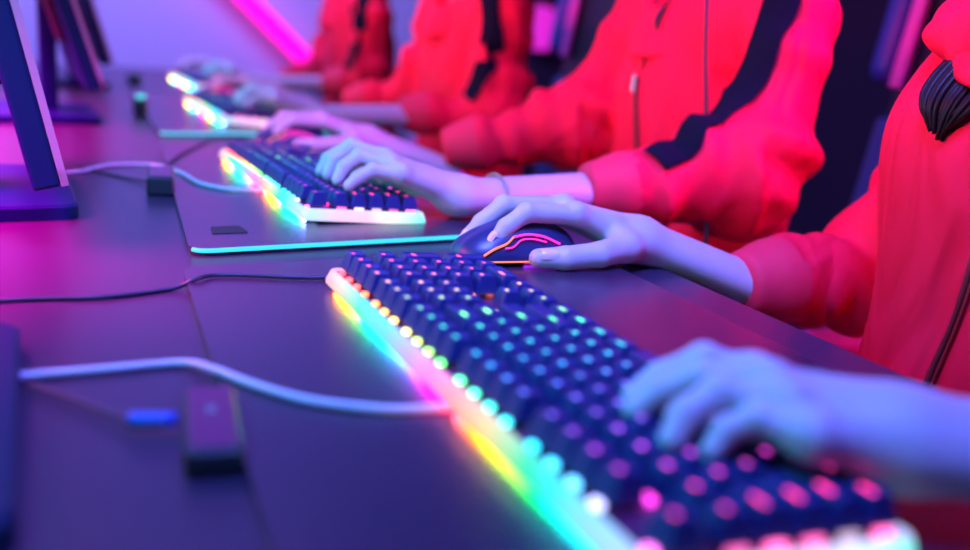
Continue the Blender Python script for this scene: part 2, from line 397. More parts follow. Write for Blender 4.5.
def keyboard(loc, rz, label):
    root = empty('keyboard', loc); root.rotation_euler = (0, math.radians(3.0), rz)
    tag(root, label, 'keyboard', 'rainbow lit gaming keyboards on the desk')
    def R(a0, a1, b0, b1, z, r=.008): return [(x, y, z) for x, y in rounded([(a0*U, b0*U), (a1*U, b0*U), (a1*U, b1*U), (a0*U, b1*U)], r, 6)]
    case = loft('light_bar', [R(-.38, 6.56, -.32, 22.8, -.0040), R(-.48, 6.68, -.42, 22.9, -.0028), R(-.48, 6.68, -.42, 22.9, .0005), R(-.34, 6.54, -.34, 22.76, .0076), R(-.28, 6.48, -.28, 22.70, .0084), R(-.20, 6.40, -.16, 22.64, .0082), R(-.20, 6.40, -.16, 22.64, .0050)], m_bar, root, True, False, True)
    case['label'] = 'translucent rainbow light bar round the case'
    loft('plate', [R(-.16, 6.38, -.14, 22.64, .0045, .006), R(-.16, 6.38, -.14, 22.64, .0062, .006)], m_plate, root)
    ub = box_bm(.10, 22.6*U, .003, (6.3*U-.06, 11.25*U, -.0052), .001); bm_obj('case_base', ub, m_dark, root)
    g = box_bm(.0016, 22.2*U, .0026, (-.16*U, 11.25*U, -.0060)); s1 = bm_obj('underglow_strip', g, m_glow, root)
    for yy in (1.5, 21):
        f = box_bm(.010, .03, .0062, (.25*U, yy*U, -.0074), .001); bm_obj('foot', f, m_rubber, root)
    for i, (a, b, wd, ln) in enumerate(ROWS):
        name = 'keycap'
        if wd == 6.25: name = 'spacebar'
        elif ln == 2.0: name = 'tall_keycap'
        elif wd == 2.75: name = 'shift_keycap'
        k = bpy.data.objects.new(name, cap_mesh(wd, ln)); COL.objects.link(k); k.parent = root; k.location = (a*U, b*U, 0)
        c = rb(b)
        rowlift = 0
        l = bpy.data.objects.new('key_led', led_me); COL.objects.link(l); l.parent = k; l.color = (*(rb(b, RL) if a < .6 else c), 1)
        l.location = (-.50*U if a < .6 else -.40*U, 0, .0064)
        if b-wd/2 < .1 and a > .6: l.location = (0, -(wd/2+.02)*U, .0066); l.rotation_euler.z = math.pi/2; l.scale = (1, 1.7, 1.6); l.color = (*[x*q for x, q in zip((1, .12, .42) if rb_n.random() < .6 else (.9, .6, .8), [rb_n.uniform(.15, .75)]*3)], 1)
        if wd != 6.25:
            wide = wd > 1.2 or ln > 1
            g = bpy.data.objects.new('key_legend', leg_w if wide else leg_s); COL.objects.link(g); g.parent = k
            g.location = (-.16*U*ln-.0002, (-.12 if not wide else -.25*(wd-1)-.08)*U, .0235)
            rs = random.random()
            g.color = (*[x*(.5+.5*rs) for x in c], 1)
    return root
K1 = keyboard((.200, .240, .0150), -.0133, 'nearest rainbow lit gaming keyboard, large and blurred at bottom right')
K2 = keyboard((.248, .913, .0150), .0132, 'middle rainbow lit gaming keyboard on the mat with the cyan edge')
K3 = keyboard((.325, 1.80, .0150), .02, 'far blurred rainbow keyboard behind the middle keyboard')
K4 = keyboard((.41, 2.74, .0085), .02, 'farthest faint rainbow keyboard at the end of the desk')

# ------------------------------------------------------------------ mice
m_ml = emis('mouse_pink_light', (1, .02, .45), 2.2); m_ml2 = emis('mouse_orange_light', (1, .22, .08), 1.6); m_under = emis('violet_reflection', (.4, .02, 1), 6)
def mouse_shape():
    f = Field((-.07, -.04, -.003), (.07, .04, .045), .0013)
    d = f.ell((.012, 0, .004), (.052, .034, .032)); d2 = f.ell((-.030, 0, .004), (.034, .030, .022)); d = f.smin(d, d2, .012)
    d = f.smin(d, f.ell((.0, 0, .010), (.050, .026, .026)), .008)
    d = np.maximum(d, .002-f.Z)
    # side scoops for the thumb and ring finger, groove between the buttons
    f.D = d; f.sub(f.ell((.0, -.050, .022), (.040, .022, .012)), .006)
    f.D = np.maximum(f.D, -np.maximum(np.abs(f.Y)-.0011, .012-f.Z+0*f.X) * 1.0 if False else f.D)
    V, F = f.mesh(); V = relax(V, F, 2); return V, F
MV, MF = mouse_shape()
def mouse(loc, rz, label, cordto=None):
    r = empty('computer_mouse', loc, rz); tag(r, label, 'mouse', 'gaming mice on the desk mats')
    quick_obj('shell', MV, MF, m_mouse, r)
    bm_obj('base', box_bm(.088, .046, .003, (0, 0, .0016), .0014), m_rubber, r)
    bm = bmesh.new(); bmesh.ops.create_cone(bm, cap_ends=True, segments=24, radius1=.010, radius2=.010, depth=.007)
    bmesh.ops.rotate(bm, cent=(0, 0, 0), matrix=Matrix.Rotation(math.pi/2, 3, 'X'), verts=bm.verts); bmesh.ops.translate(bm, vec=(-.036, 0, .019), verts=bm.verts)
    wl = bm_obj('scroll_wheel', bm, m_grey, r, True)
    f = Field((-.07, -.04, -.003), (.07, .04, .045), .004)
    def side(x, z):   # nearest surface y on the -Y side
        sel = MV[(np.abs(MV[:, 0]-x) < .004) & (np.abs(MV[:, 2]-z) < .004) & (MV[:, 1] < 0)]
        return float(sel[:, 1].min()) if len(sel) else -.02
    path = [(-.046, .010), (-.036, .016), (-.024, .020), (-.016, .0255), (-.002, .0275), (.014, .0255), (.030, .019)]
    P = [(x, side(x, z)-.0004, z) for x, z in path]
    t1 = tube('light_line', P[:4], .0010, m_ml2, r); t1['label'] = 'orange lit outline'
    t2 = tube('light_line', P[3:], .0010, m_ml, r); t2['label'] = 'pink lit outline'
    path = [(-.026, .0165), (-.018, .0175), (-.008, .023), (.004, .0235), (.016, .021)]
    tube('light_line', [(x, side(x, z)-.0004, z) for x, z in path], .0007, m_ml, r)
    tube('light_line', [(x, side(x, .005)-.0006, .0045) for x in (-.040, -.02, 0, .02, .035)], .0007, m_ml2, r)
    u_ = bm_obj('painted_reflection', box_bm(.05, .0012, .0016, (.022, -.0255, .0012)), m_under, r)  # emissive bar painted in as the violet reflection under the mouse
    return r
mouse((.398, .748, .0072), .03, 'navy gaming mouse with pink outline under the sharpest hand')
mouse((.375, 1.505, .0072), .0, 'blurred gaming mouse under the second player\'s right hand')
mouse((.425, 2.41, .0072), .0, 'far gaming mouse under the third player\'s right hand')

# ------------------------------------------------------------------ cables and adapters
def cable(P, r, m, label, group=None): 
    o = tube('cable', P, r, m); tag(o, label, 'cable', group); return o
cable([(-.12, .53, .003), (-.019, .540, .003), (.029, .542, .003), (.073, .543, .003), (.086, .517, .0080), (.101, .486, .0095), (.122, .458, .0095), (.144, .441, .0095), (.168, .430, .0095), (.196, .427, .0095), (.215, .43, .0095)], .0024, m_cable_w, 'thick white cable curving from the left edge to the nearest keyboard')
cable([(-.2, .68, .002), (-.023, .697, .002), (.038, .694, .002), (.088, .708, .002), (.106, .708, .0088), (.122, .718, .0088), (.148, .714, .0088), (.18, .703, .0088), (.212, .698, .0088), (.25, .70, .0088)], .0018, m_cable_b, 'thin black cable crossing the desk behind the white cable')
cable([(-.05, 1.20, .003), (.044, 1.253, .003), (.088, 1.314, .003), (.142, 1.32, .003), (.164, 1.223, .009), (.176, 1.141, .009), (.204, 1.10, .009), (.238, 1.094, .009), (.28, 1.10, .009)], .0022, m_cable_w, 'pale cable curving to the middle keyboard beside the small adapter')
cable([(.05, 1.30, .002), (.10, 1.22, .002), (.125, 1.17, .005)], .0016, m_cable_b, 'short black cable entering the small far adapter')
cable([(.16, 1.30, .0088), (.20, 1.42, .0088), (.26, 1.56, .0088), (.33, 1.66, .002)], .0017, m_cable_b, 'black cable running behind the middle keyboard to the far mat')
cable([(-.2, 1.02, .0017), (-.12, 1.05, .0017), (-.06, 1.10, .0017), (-.05, 1.18, .0017), (-.02, 1.20, .0017)], .0015, m_cable_b, 'thin dark cable squiggle on the pink desk left of the monitor')
def hub(loc, rz, sx, sy, sz, label):
    r = empty('cable_adapter', loc, rz); tag(r, label, 'adapter', 'small box adapters on the desk')
    bm_obj('housing', box_bm(sx, sy, sz, (0, 0, sz/2), .0035, 3), m_dark, r)
    bm_obj('top_panel', box_bm(sx-.006, sy-.008, .0008, (0, 0, sz+.0003), .0003, 1), mat('adapter_top', (.16, .01, .07), .3), r)
    b = bmesh.new()
    for a in (-.3, .4): box_bm(.0025, .008, .0006, (0, 0, 0), 0, bm=b, rot=Matrix.Rotation(a, 3, 'Z'))
    bmesh.ops.translate(b, vec=(0, .006, sz+.0008), verts=b.verts); bm_obj('emblem', b, m_bezel, r)
    return r
hub((.073, .436, .0), -.12, .027, .080, .014, 'dark adapter box with magenta top beside the white cable')
hub((.132, 1.145, .0), -.12, .030, .085, .022, 'small pink topped black adapter box left of the middle keyboard')
cable([(-.12, .60, .004), (-.02, .535, .004), (.03, .470, .005), (.038, .452, .006), (.052, .447, .007)], .0016, m_cable_b, 'thin black cable leading into the near adapter')
pl = tube('cable_plug', [(.037, .4555, .008), (.0455, .4525, .008), (.0585, .449, .008)], .0036, mat('blue_plug', (.05, .10, .55), .4), None, 2); tag(pl, 'short blue cable plug in the side of the near adapter', 'plug')
wt = empty('desk_gadget', (.193, 2.0, 0)); tag(wt, 'small black device with cyan glint standing on the far desk', 'device')
bm_obj('housing', box_bm(.028, .028, .035, (0, 0, .0176), .007, 3), m_dark, wt)
bm_obj('painted_glint', box_bm(.018, .010, .008, (0, -.012, .038), .003, 2), emis('cyan_highlight', (.1, .8, .9), 1.2), wt)  # glowing block stands in for a cyan highlight on the housing
wt = empty('desk_gadget', (.26, 2.85, 0)); tag(wt, 'tiny dark round device on the desk near the back wall', 'device')
bm_obj('housing', box_bm(.04, .04, .03, (0, 0, .0151), .009, 3), m_dark, wt)

# ------------------------------------------------------------------ monitors
m_screen = emis('lit_screen', (.0, .70, .9), 4.5)
def monitor(yc, x0, z0, tilt, W, label, basecol=m_navy, rzd=0, br=.060):
    r = empty('monitor', (x0-.06, yc, 0), math.radians(rzd)); tag(r, label, 'monitor', 'flat monitors along the left of the desk')
    H = .33; T3 = Matrix.Rotation(-tilt, 3, 'Y')
    def P(bm): 
        bmesh.ops.rotate(bm, cent=(0, 0, 0), matrix=T3, verts=bm.verts); bmesh.ops.translate(bm, vec=(.045, 0, z0), verts=bm.verts); return bm
    bm_obj('back_shell', P(box_bm(.022, W, H, (-.006, 0, H/2), .003)), m_navy, r)
    bm = box_bm(.014, W-.2, H-.16, (-.022, 0, H/2), .006); bm_obj('rear_housing', P(bm), m_rubber, r)
    b = bmesh.new()
    box_bm(.006, W, .014, (.008, 0, .007), bm=b); box_bm(.006, W, .008, (.008, 0, H-.004), bm=b)
    for s_ in (-1, 1): box_bm(.006, .008, H, (.008, s_*(W/2-.004), H/2), bm=b)
    bm_obj('bezel', P(b), m_bezel, r)
    bm_obj('screen', P(box_bm(.002, W-.016, H-.022, (.0065, 0, H/2+.003))), m_screen, r)
    bm_obj('stand_neck', box_bm(.03, .07, z0+.17, (-.02, .0, (z0+.17)/2), .006), m_navy, r)
    loft('stand_base', [[(x, y, z) for x, y in rounded([(-.13+e, -.145+e), (br-e, -.130+e), (br-e, .130-e), (-.13+e, .145-e)], .018)] for z, e in ((0.0002, .0), (.012, .0), (.0145, .003))], basecol, r)
    return r
monitor(.480, -.070, .085, .20, .44, 'nearest monitor, only its stand base shows at the blurred left edge', br=.118)
monitor(1.105, .022, .055, .216, .53, 'large navy edged monitor at top left, nearest fully seen', rzd=1.5, br=.072)
monitor(1.93, .107, .072, .30, .50, 'second monitor along, behind the large navy edged one', rzd=1.5)
monitor(2.75, .180, .070, .28, .50, 'farthest monitor at the top left of the row', rzd=1.5)

# ------------------------------------------------------------------ hands (right hand resting on a mouse, left hand typing)
UPZ = (0, 0, 1)
def finger(f, pts, rad, k=.003):
    d = None
    for (a, b, ra, rb_) in zip(pts, pts[1:], rad, rad[1:]):
        c = f.cap(a, b, ra, rb_); d = c if d is None else f.smin(d, c, k)
    return d
def build_hand(H, h=.0014):
    pts = np.array([p for fg in H['fingers'] for p in fg]+[H['wrist'], H['arm']]); lo = pts.min(0)-.035; hi = pts.max(0)+.035
    f = Field(lo, hi, h); W = np.array(H['wrist']); A = np.array(H['arm']); n = H['normal']
    fl = .72
    dpalm = None
    for fg in H['fingers'][:4]:   # four fingers: metacarpal wedges
        mcp = np.array(fg[0]); base = W+(mcp-W)*.12
        c = f.cap(base, mcp, .0125, .0098); dpalm = c if dpalm is None else f.smin(dpalm, c, .016)
    th = H['fingers'][4]
    d = f.cap(W+(np.array(th[0])-W)*.2, th[0], .0135, .0125); dpalm = f.smin(dpalm, d, .014)
    d = f.cap(th[0], (np.array(H['fingers'][0][0])+W)/2, .009, .009); dpalm = f.smin(dpalm, d, .014)
    arm = f.cap(W, A, .0262, H.get('ar', .031), flat=.74, fax=n); dpalm = f.smin(dpalm, arm, .020)
    f.D = dpalm
    R = [(.0098, .0088, .0080, .0066), (.0100, .0090, .0082, .0068), (.0096, .0086, .0078, .0064), (.0086, .0074, .0068, .0058)]
    if 'fs' in H: R = [tuple(x*H['fs'] for x in r) for r in R]
    fin = None
    for fg, r in zip(H['fingers'][:4], R):
        d = finger(f, fg, r)
        kn = f.ell(fg[1], (r[1]*1.06,)*3); d = f.smin(d, kn, .002)
        fin = d if fin is None else f.smin(fin, d, .0012)
    f.D = f.smin(f.D, fin, .006)
    d = finger(f, th, (.0138, .0118, .0108, .0090)); f.D = f.smin(f.D, d, .007)
    for fg in H['fingers'][:4]:
        f.D = f.smin(f.D, f.ell(np.array(fg[0])+np.array(n)*.0035, (.0085,)*3), .007)
    V, F = f.mesh(); V = relax(V, F, 2)
    return V, F
RH = dict(fingers=[
    [(.452, .733, .050), (.399, .733, .0525), (.380, .733, .0400), (.369, .733, .0260)],
    [(.451, .756, .053), (.391, .763, .0540), (.369, .762, .0380), (.355, .761, .0220)],
    [(.455, .776, .048), (.402, .785, .0440), (.382, .788, .0320), (.368, .789, .0200)],
    [(.462, .793, .040), (.424, .801, .0330), (.408, .803, .0240), (.396, .803, .0160)],
    [(.497, .712, .0230), (.460, .6990, .0200), (.425, .7000, .0175), (.4010, .7060, .0165)]],
    wrist=(.530, .735, .0235), arm=(.660, .7085, -.0235), normal=(-.15, -.05, 1), ar=.0285)
LH2 = dict(fingers=[
    [(.350, .985, .062), (.318, 1.012, .0720), (.296, 1.016, .0580), (.287, 1.012, .0445)],
    [(.345, .963, .066), (.313, .985, .0770), (.294, .985, .0620), (.286, .981, .0460)],
    [(.343, .940, .063), (.313, .957, .0700), (.296, .957, .0580), (.288, .952, .0450)],
    [(.347, .918, .057), (.318, .926, .0600), (.301, .925, .0520), (.291, .922, .0440)],
    [(.385, .975, .040), (.360, 1.000, .0400), (.340, 1.022, .0420), (.325, 1.035, .0440)]],
    wrist=(.428, .933, .0300), arm=(.640, .951, .034), normal=(-.2, -.1, 1), ar=.0315)
LH1 = dict(fingers=[
    [(0.3110, 0.3270, 0.0530), (0.2920, 0.3420, 0.0580), (0.2750, 0.3520, 0.0470), (0.2620, 0.3550, 0.0370)],
    [(0.3020, 0.3070, 0.0570), (0.2790, 0.3270, 0.0560), (0.2640, 0.3370, 0.0460), (0.2530, 0.3400, 0.0365)],
    [(0.2950, 0.2870, 0.0550), (0.2730, 0.3060, 0.0570), (0.2560, 0.3070, 0.0480), (0.2470, 0.3030, 0.0380)],
    [(0.2930, 0.2680, 0.0480), (0.2780, 0.2850, 0.0520), (0.2670, 0.2910, 0.0460), (0.2590, 0.2900, 0.0370)],
    [(0.3350, 0.3170, 0.0410), (0.3230, 0.3410, 0.0380), (0.3100, 0.3610, 0.0360), (0.2990, 0.3750, 0.0360)]],
    wrist=(.345, .262, .0440), arm=(.475, .190, .040), normal=(-.1, -.2, 1), ar=.031, fs=.93)
hR = build_hand(RH); hL2 = build_hand(LH2); hL1 = build_hand(LH1, .0016)

def nail(p, d, n, r, parent):
    """small curved nail plate: at p, pointing along d, facing n"""
    d = Vector(d).normalized(); n = (Vector(n)-d*Vector(n).dot(d)).normalized(); s_ = d.cross(n); V, F = [], []
    for i in range(7):
        for j in range(7):
            u_, v_ = i/3-1, j/3-1; k = math.sqrt(max(0, 1-.25*u_**4))
            V.append(Vector(p)+d*u_*r*1.15+s_*v_*r*.85*k+n*(.0009-v_*v_*r*.42-(.0006 if abs(u_) == 1 or abs(v_) == 1 else 0)))
    for i in range(6):
        for j in range(6): F.append((i*7+j, (i+1)*7+j, (i+1)*7+j+1, i*7+j+1))
    o = mesh_obj('fingernail', V, F, m_nail, parent, True)
    return o

# ------------------------------------------------------------------ people
ARM_L = dict()
def person(label, c, RHd, LHd, offR, offL, handR, handL, shR, elR, cuffR, shL, elL, cuffL, lean=(0, 0), stripe=None, shirt=False, folds=1., seed=1, er=(.066, .072), el_=(.060, .060), ak=.02, zipp=None, hood=False, h=.0075, hairside=False, hairy=0):
    """c = torso centre (x, y) at desk height; hands are placed meshes with an offset"""
    cx, cy = c; V_all, F_all, nv = [], [], 0
    def addm(V, F):
        nonlocal nv
        V_all.append(V); F_all.append(F+nv); nv += len(V)
    for (V, F), off in ((handR, offR), (handL, offL)):
        addm(V+np.array(off), F)
    # torso, neck, head (in one field)
    hx, hy = cx+lean[0]-.03, cy+lean[1]
    f = Field((cx-.22, cy-.24, -.30), (cx+.26, cy+.24, .62), .0065)
    f.D = f.ell((cx+.02, cy, .05), (.085, .13, .25)); zs = (shR[2]+shL[2])/2-.02; f.add(f.cap((cx, cy-.10, zs), (cx, cy+.10, zs), .045, .045), .05)
    hz = .455    # centre of the head
    f.add(f.cap((cx, cy, zs), (hx+.02, hy, hz-.08), .052, .047), .03)
    f.add(f.ell((hx+.015, hy, hz+.02), (.092, .072, .095)), .02); f.add(f.ell((hx-.028, hy, hz-.045), (.050, .046, .055)), .035)
    f.add(f.ell((hx-.055, hy, hz-.088), (.020, .022, .016)), .02)                        # chin
    f.add(f.cap((hx-.074, hy-.035, hz+.026), (hx-.074, hy+.035, hz+.026), .009, .009), .012)   # brow
    for s_ in (-1, 1):
        f.sub(f.ell((hx-.088, hy+s_*.030, hz+.008), (.015, .016, .009)), .010)
        f.add(f.ell((hx-.062, hy+s_*.040, hz-.020), (.018, .016, .016)), .016)            # cheeks
        f.add(f.ell((hx+.018, hy+s_*.074, hz), (.016, .009, .029)), .006)
    f.add(f.cap((hx-.078, hy, hz+.010), (hx-.100, hy, hz-.022), .008, .012), .010)        # nose
    f.add(f.ell((hx-.080, hy, hz-.054), (.010, .022, .006)), .004); f.add(f.ell((hx-.077, hy, hz-.064), (.010, .018, .006)), .004)   # lips
    V, F = f.mesh(); addm(relax(V, F, 1), F)
    body = quick_obj('person', np.concatenate(V_all), np.concatenate(F_all), m_skin)
    tag(body, label, 'person')
    for s_ in (-1, 1):
        e = bmesh.new(); bmesh.ops.create_uvsphere(e, u_segments=16, v_segments=10, radius=.0115); bmesh.ops.translate(e, vec=(hx-.0665, hy+s_*.030, hz+.008), verts=e.verts)
        ey = bm_obj('eye', e, m_nail, body, True)
        e = bmesh.new(); bmesh.ops.create_uvsphere(e, u_segments=12, v_segments=8, radius=.0055); bmesh.ops.translate(e, vec=(hx-.0730, hy+s_*.030, hz+.007), verts=e.verts)
        bm_obj('iris', e, m_hair, ey, True)
    # hair
    f = Field((hx-.15, hy-.13, .18), (hx+.18, hy+.13, .62), .007)
    f.D = f.ell((hx+.024, hy, hz+.030), (.104, .086, .102)); f.add(f.cap((hx+.06, hy, hz), (hx+.10, hy, hz-.20), .066, .032, flat=.6, fax=(1, 0, 0)), .04)
    for s_ in (-1, 1): f.add(f.cap((hx+.0, hy+s_*.066, hz+.03), (hx+.035, hy+s_*.074, hz-.13), .022, .014), .02)
    face = f.ell((hx-.075, hy, hz-.015), (.060, .062, .080)); f.D = np.maximum(f.D, -face)
    V, F = f.mesh(); V = relax(V, F, 2); V = V+(.004*vnoise(V*np.array([70, 70, 9]), 3)+.002*vnoise(V*np.array([160, 160, 12]), 6))[:, None]
    quick_obj('hair', V, F, m_hair, body)
    # trousers and shoes
    f = Field((cx-.60, cy-.30, -.74), (cx+.24, cy+.30, -.04), .012)
    f.D = f.ell((cx+.05, cy, -.20), (.14, .19, .11))
    for s_ in (-1, 1):
        f.add(f.cap((cx+.03, cy+s_*.09, -.19), (cx-.40, cy+s_*.13, -.20), .083, .060), .03)
        f.add(f.cap((cx-.40, cy+s_*.13, -.20), (cx-.36, cy+s_*.12, -.64), .062, .050), .02)
    f.D = np.maximum(f.D, -.66-f.Z); f.D += .004*vnoise(np.stack([f.X, f.Y, f.Z], -1)*18, 5)
    V, F = f.mesh(); quick_obj('trousers', relax(V, F, 1), F, m_black, body)
    for s_ in (-1, 1):
        f = Field((cx-.56, cy+s_*.12-.07, -.735), (cx-.26, cy+s_*.12+.07, -.60), .008)
        f.D = f.cap((cx-.34, cy+s_*.12, -.685), (cx-.48, cy+s_*.12, -.70), .045, .036); f.D = np.maximum(f.D, -.7295-f.Z)
        V, F = f.mesh(); quick_obj('shoe', relax(V, F, 1), F, m_dark, body)
    # jacket
    pts = np.array([shR, elR, cuffR, shL, elL, cuffL, (cx-.17, cy-.24, -.22), (cx+.2, cy+.24, .36)])
    f = Field(pts.min(0)-.08, pts.max(0)+.08, h)
    P = np.stack([f.X, f.Y, f.Z], -1)
    sR, sL = np.array(shR), np.array(shL)
    f.D = f.cap((cx+.01, cy, -.16), (cx, cy, .14), .115, .112, flat=1.55, fax=(0, 1, 0))
    f.add(f.cap(sL+(sR-sL)*.12, sR+(sL-sR)*.12, .066, .066), .07)
    f.add(f.cap((cx, cy, .24), (hx+.01, hy, .33), .078, .066), .04)
    f.D += folds*.010*vnoise(P*np.array([9, 15, 4])+3, seed)+folds*.006*vnoise(P*np.array([18, 30, 8]), seed+1)
    bulk = f.D.copy()
    for sh, el, cu, eR in ((shR, elR, cuffR, er), (shL, elL, cuffL, el_)):
        sh, el, cu = map(np.array, (sh, el, cu)); fd = cu-el; L = np.linalg.norm(fd); fd = fd/L
        up_ = f.cap(sh, el, .066, eR[0]); lo_ = f.cap(el, cu-fd*.05, eR[1], .046)
        arm = f.smin(up_, lo_, .045)
        # wrinkles that gather round the arm, strongest at the elbow and above the cuff
        q = P-el; t = q@fd; ud = (sh-el)/np.linalg.norm(sh-el); t2 = q@ud
        nz = vnoise(np.stack([t*38, q@np.array([.3, .8, .5])*9, q@np.array([.6, -.2, .8])*9], -1)+9, seed+2)
        nz2 = vnoise(np.stack([t2*26, q@np.array([.7, .6, -.2])*6, q@np.array([.1, -.8, .5])*6], -1), seed+3)
        wgt = np.clip(1.3-np.abs(t-.03)/.28, .35, 1)
        ed = np.clip((L-.05-t)/.05, 0, 1); arm = arm+ed*folds*.021*wgt*np.where(t > .02, nz, nz2)+ed*folds*.006*np.abs(vnoise(P*11, seed+4))
        cf = f.cap(cu-fd*.062, cu, .040, .035); arm = f.smin(arm, cf, .007)
        arm = np.maximum(arm, (P-cu)@fd)                      # cut flat at the cuff
        f.D = f.smin(f.D, arm, ak)
    # neck opening
    f.D = np.maximum(f.D, -f.cap((hx-.045, hy, .30), (hx-.06, hy, .46), .048, .06)); f.D = np.maximum(f.D, f.Z-.335)
    V, F = f.mesh(); V = relax(V, F, 2)
    C = V[F].mean(1); rem = np.ones(len(F), bool)
    jk = empty
    def front_x(y, z, pad=.0):
        s2 = V[(np.abs(V[:, 1]-y) < .012) & (np.abs(V[:, 2]-z) < .012) & (V[:, 0] < cx+.03) & (V[:, 0] > cx-.2)]
        return float(np.sort(s2[:, 0])[:3].mean())-pad if len(s2) else cx-.11
    rings = []
    for k in range(28):
        a = k/28*2*math.pi; ca, sa = math.cos(a), math.sin(a); base = Vector((hx+.01-.088*ca, hy+.085*sa, .268-.045*ca)); ov = Vector((-ca, sa, 0))
        rings.append([base+ov*.010+Vector((0, 0, -.030)), base+ov*.022+Vector((0, 0, -.036)), base+ov*.012+Vector((0, 0, .004)), base+ov*-.010+Vector((0, 0, .045)), base+ov*-.018+Vector((0, 0, .044)), base+ov*-.008+Vector((0, 0, -.01))])
    parts = []
    for nm, cu, el in (('cuff', cuffR, elR), ('cuff', cuffL, elL)):
        cu, el = np.array(cu), np.array(el); fd = (cu-el)/np.linalg.norm(cu-el); t = (C-cu)@fd
        rad = np.linalg.norm((C-cu)-t[:, None]*fd, axis=1); mk = (t > -.058) & (t < .02) & (rad < .06) & rem
        parts.append((nm, mk, m_cuff, None)); rem &= ~mk
    bvh = BVHTree.FromPolygons([tuple(v) for v in V], [tuple(int(i_) for i_ in f_) for f_ in F])
    jk = quick_obj('jacket', *submesh(V, F, rem), m_jacket, body)
    for nm, mk, mm, lb in parts:
        if mk.sum() > 3:
            o = quick_obj(nm, *submesh(V, F, mk), mm, jk)
            if lb: o['label'] = lb
    rings.append(rings[0]); cl = loft('collar', rings, m_jacket, jk, False, False, True)
    cl.modifiers.new('round', 'SUBSURF').levels = 1; cl.modifiers['round'].render_levels = 2
    if zipp:
        pz = [(front_x(y, z), y, z) for y, z in zipp]
        ribbon('zipper_tape', pz, [.010, .010], bvh, .0022, m_zip, jk)
        ribbon('zipper_teeth', pz, [.0035, .0035], bvh, .0032, m_zip2, jk, 8, 2)
        if shirt:
            py, pz0 = zipp[0]; ps = [(front_x(py-.002-.006*k, pz0+.004+.032*k), py-.002-.006*k, pz0+.004+.032*k) for k in range(5)]
            ribbon('inner_shirt', ps, [.001, .008, .016, .024, .030], bvh, .0025, m_black, jk)['label'] = 'black shirt showing at the open zip'
        x, y, z = pz[0]
        bm_obj('zipper_pull', box_bm(.004, .006, .026, (x-.007, y, z-.010), .0015), m_zipm, jk)
    if stripe:
        for pth, wd in stripe: ribbon('sleeve_stripe', pth, wd, bvh, .0045, m_stripe, jk)['label'] = 'navy stripe running down the sleeve'
    return body, jk

P1 = person('person in red zip jacket at right, hand on the sharp mouse, nearest', (.775, .475), RH, LH1, (0, 0, 0), (0, 0, 0), hR, hL1,
    (.845, .650, .185), (.885, .720, -.010), (.632, .7095, -.020), (.80, .29, .235), (.62, .13, .02), (.455, .20, .040),
    seed=11, er=(.058, .068), ak=.012, zipp=[(.470, .20), (.468, .14), (.474, .08), (.483, .02), (.498, -.04), (.508, -.10)])
P2 = person('person in red jacket with navy sleeve stripe, typing on the middle keyboard', (.920, 1.165), RH, LH2, (-.025, .757, 0), (0, 0, 0), hR, hL2,
    (.93, 1.36, .26), (.85, 1.375, .07), (.625, 1.462, -.003+.018), (.875, .950, .255), (.805, .905, .058), (.590, .948, .033), el_=(.068, .074),
    seed=21, folds=1.15, shirt=True, zipp=[(1.165, .165), (1.160, .12), (1.15, .06), (1.15, 0), (1.15, -.08)],
stripe=[([(.835, .925, .33), (.826, .921, .273), (.806, .918, .225), (.788, .918, .165), (.745, .915, .130), (.700, .905, .105), (.655, .900, .080)], [.046, .046, .046, .050, .050, .048, .040])])
P3 = person('third person along, blurred, red jacket with navy sleeve stripe', (.925, 2.03), RH, LH2, (.03, 1.66, 0), (.075, .89, 0), hR, hL2,
    (.93, 2.22, .26), (.90, 2.26, .06), (.727, 2.36, .012), (.90, 1.83, .255), (.88, 1.80, .05), (.685, 1.845, .036),
    seed=31, stripe=[([(.85, 1.80, .33), (.85, 1.80, .28), (.852, 1.776, .2), (.845, 1.765, .17), (.836, 1.762, .145), (.815, 1.77, .115), (.795, 1.775, .085)], [.05, .05, .044])])
P4 = person('farthest person, blurred, red jacket at the end of the row', (.945, 2.93), RH, LH2, (.08, 2.56, 0), (.16, 1.80, 0), hR, hL2,
    (.93, 3.12, .26), (.92, 3.14, .06), (.775, 3.25, .012), (.92, 2.74, .255), (.90, 2.70, .05), (.77, 2.745, .036),
    seed=41, stripe=[([(.87, 2.716, .33), (.87, 2.716, .28), (.862, 2.70, .22), (.858, 2.686, .17), (.845, 2.68, .13), (.828, 2.68, .085)], [.05, .05, .042])])
# nails of the sharp hand
nail((.4065, .6966, .0240), (-1, .22, -.02), (-.1, -.75, .75), .0068, P1[0])
nail((.3630, .7290, .0325), (-.6, 0, -.8), (-.8, -.25, .6), .0050, P1[0])
nail((.3490, .7575, .0285), (-.66, 0, -.75), (-.75, -.25, .66), .0050, P1[0])
# bracelet on the typing wrist of the second person
br = [];
c0 = Vector((.468, .9365, .0325)); ax = Vector((.20, .018, .004)).normalized(); s1 = ax.cross(Vector((0, 0, 1))).normalized(); s2 = ax.cross(s1)
for i in range(41):
    a = i/40*2*math.pi; br.append(c0+s1*math.cos(a)*.0288+s2*math.sin(a)*.0222)
b = tube('bracelet', br, .0014, mat('bracelet_cord', (.30, .36, .20), .5), None, 1, 8); tag(b, 'thin olive bracelet on the wrist at the middle keyboard', 'bracelet')
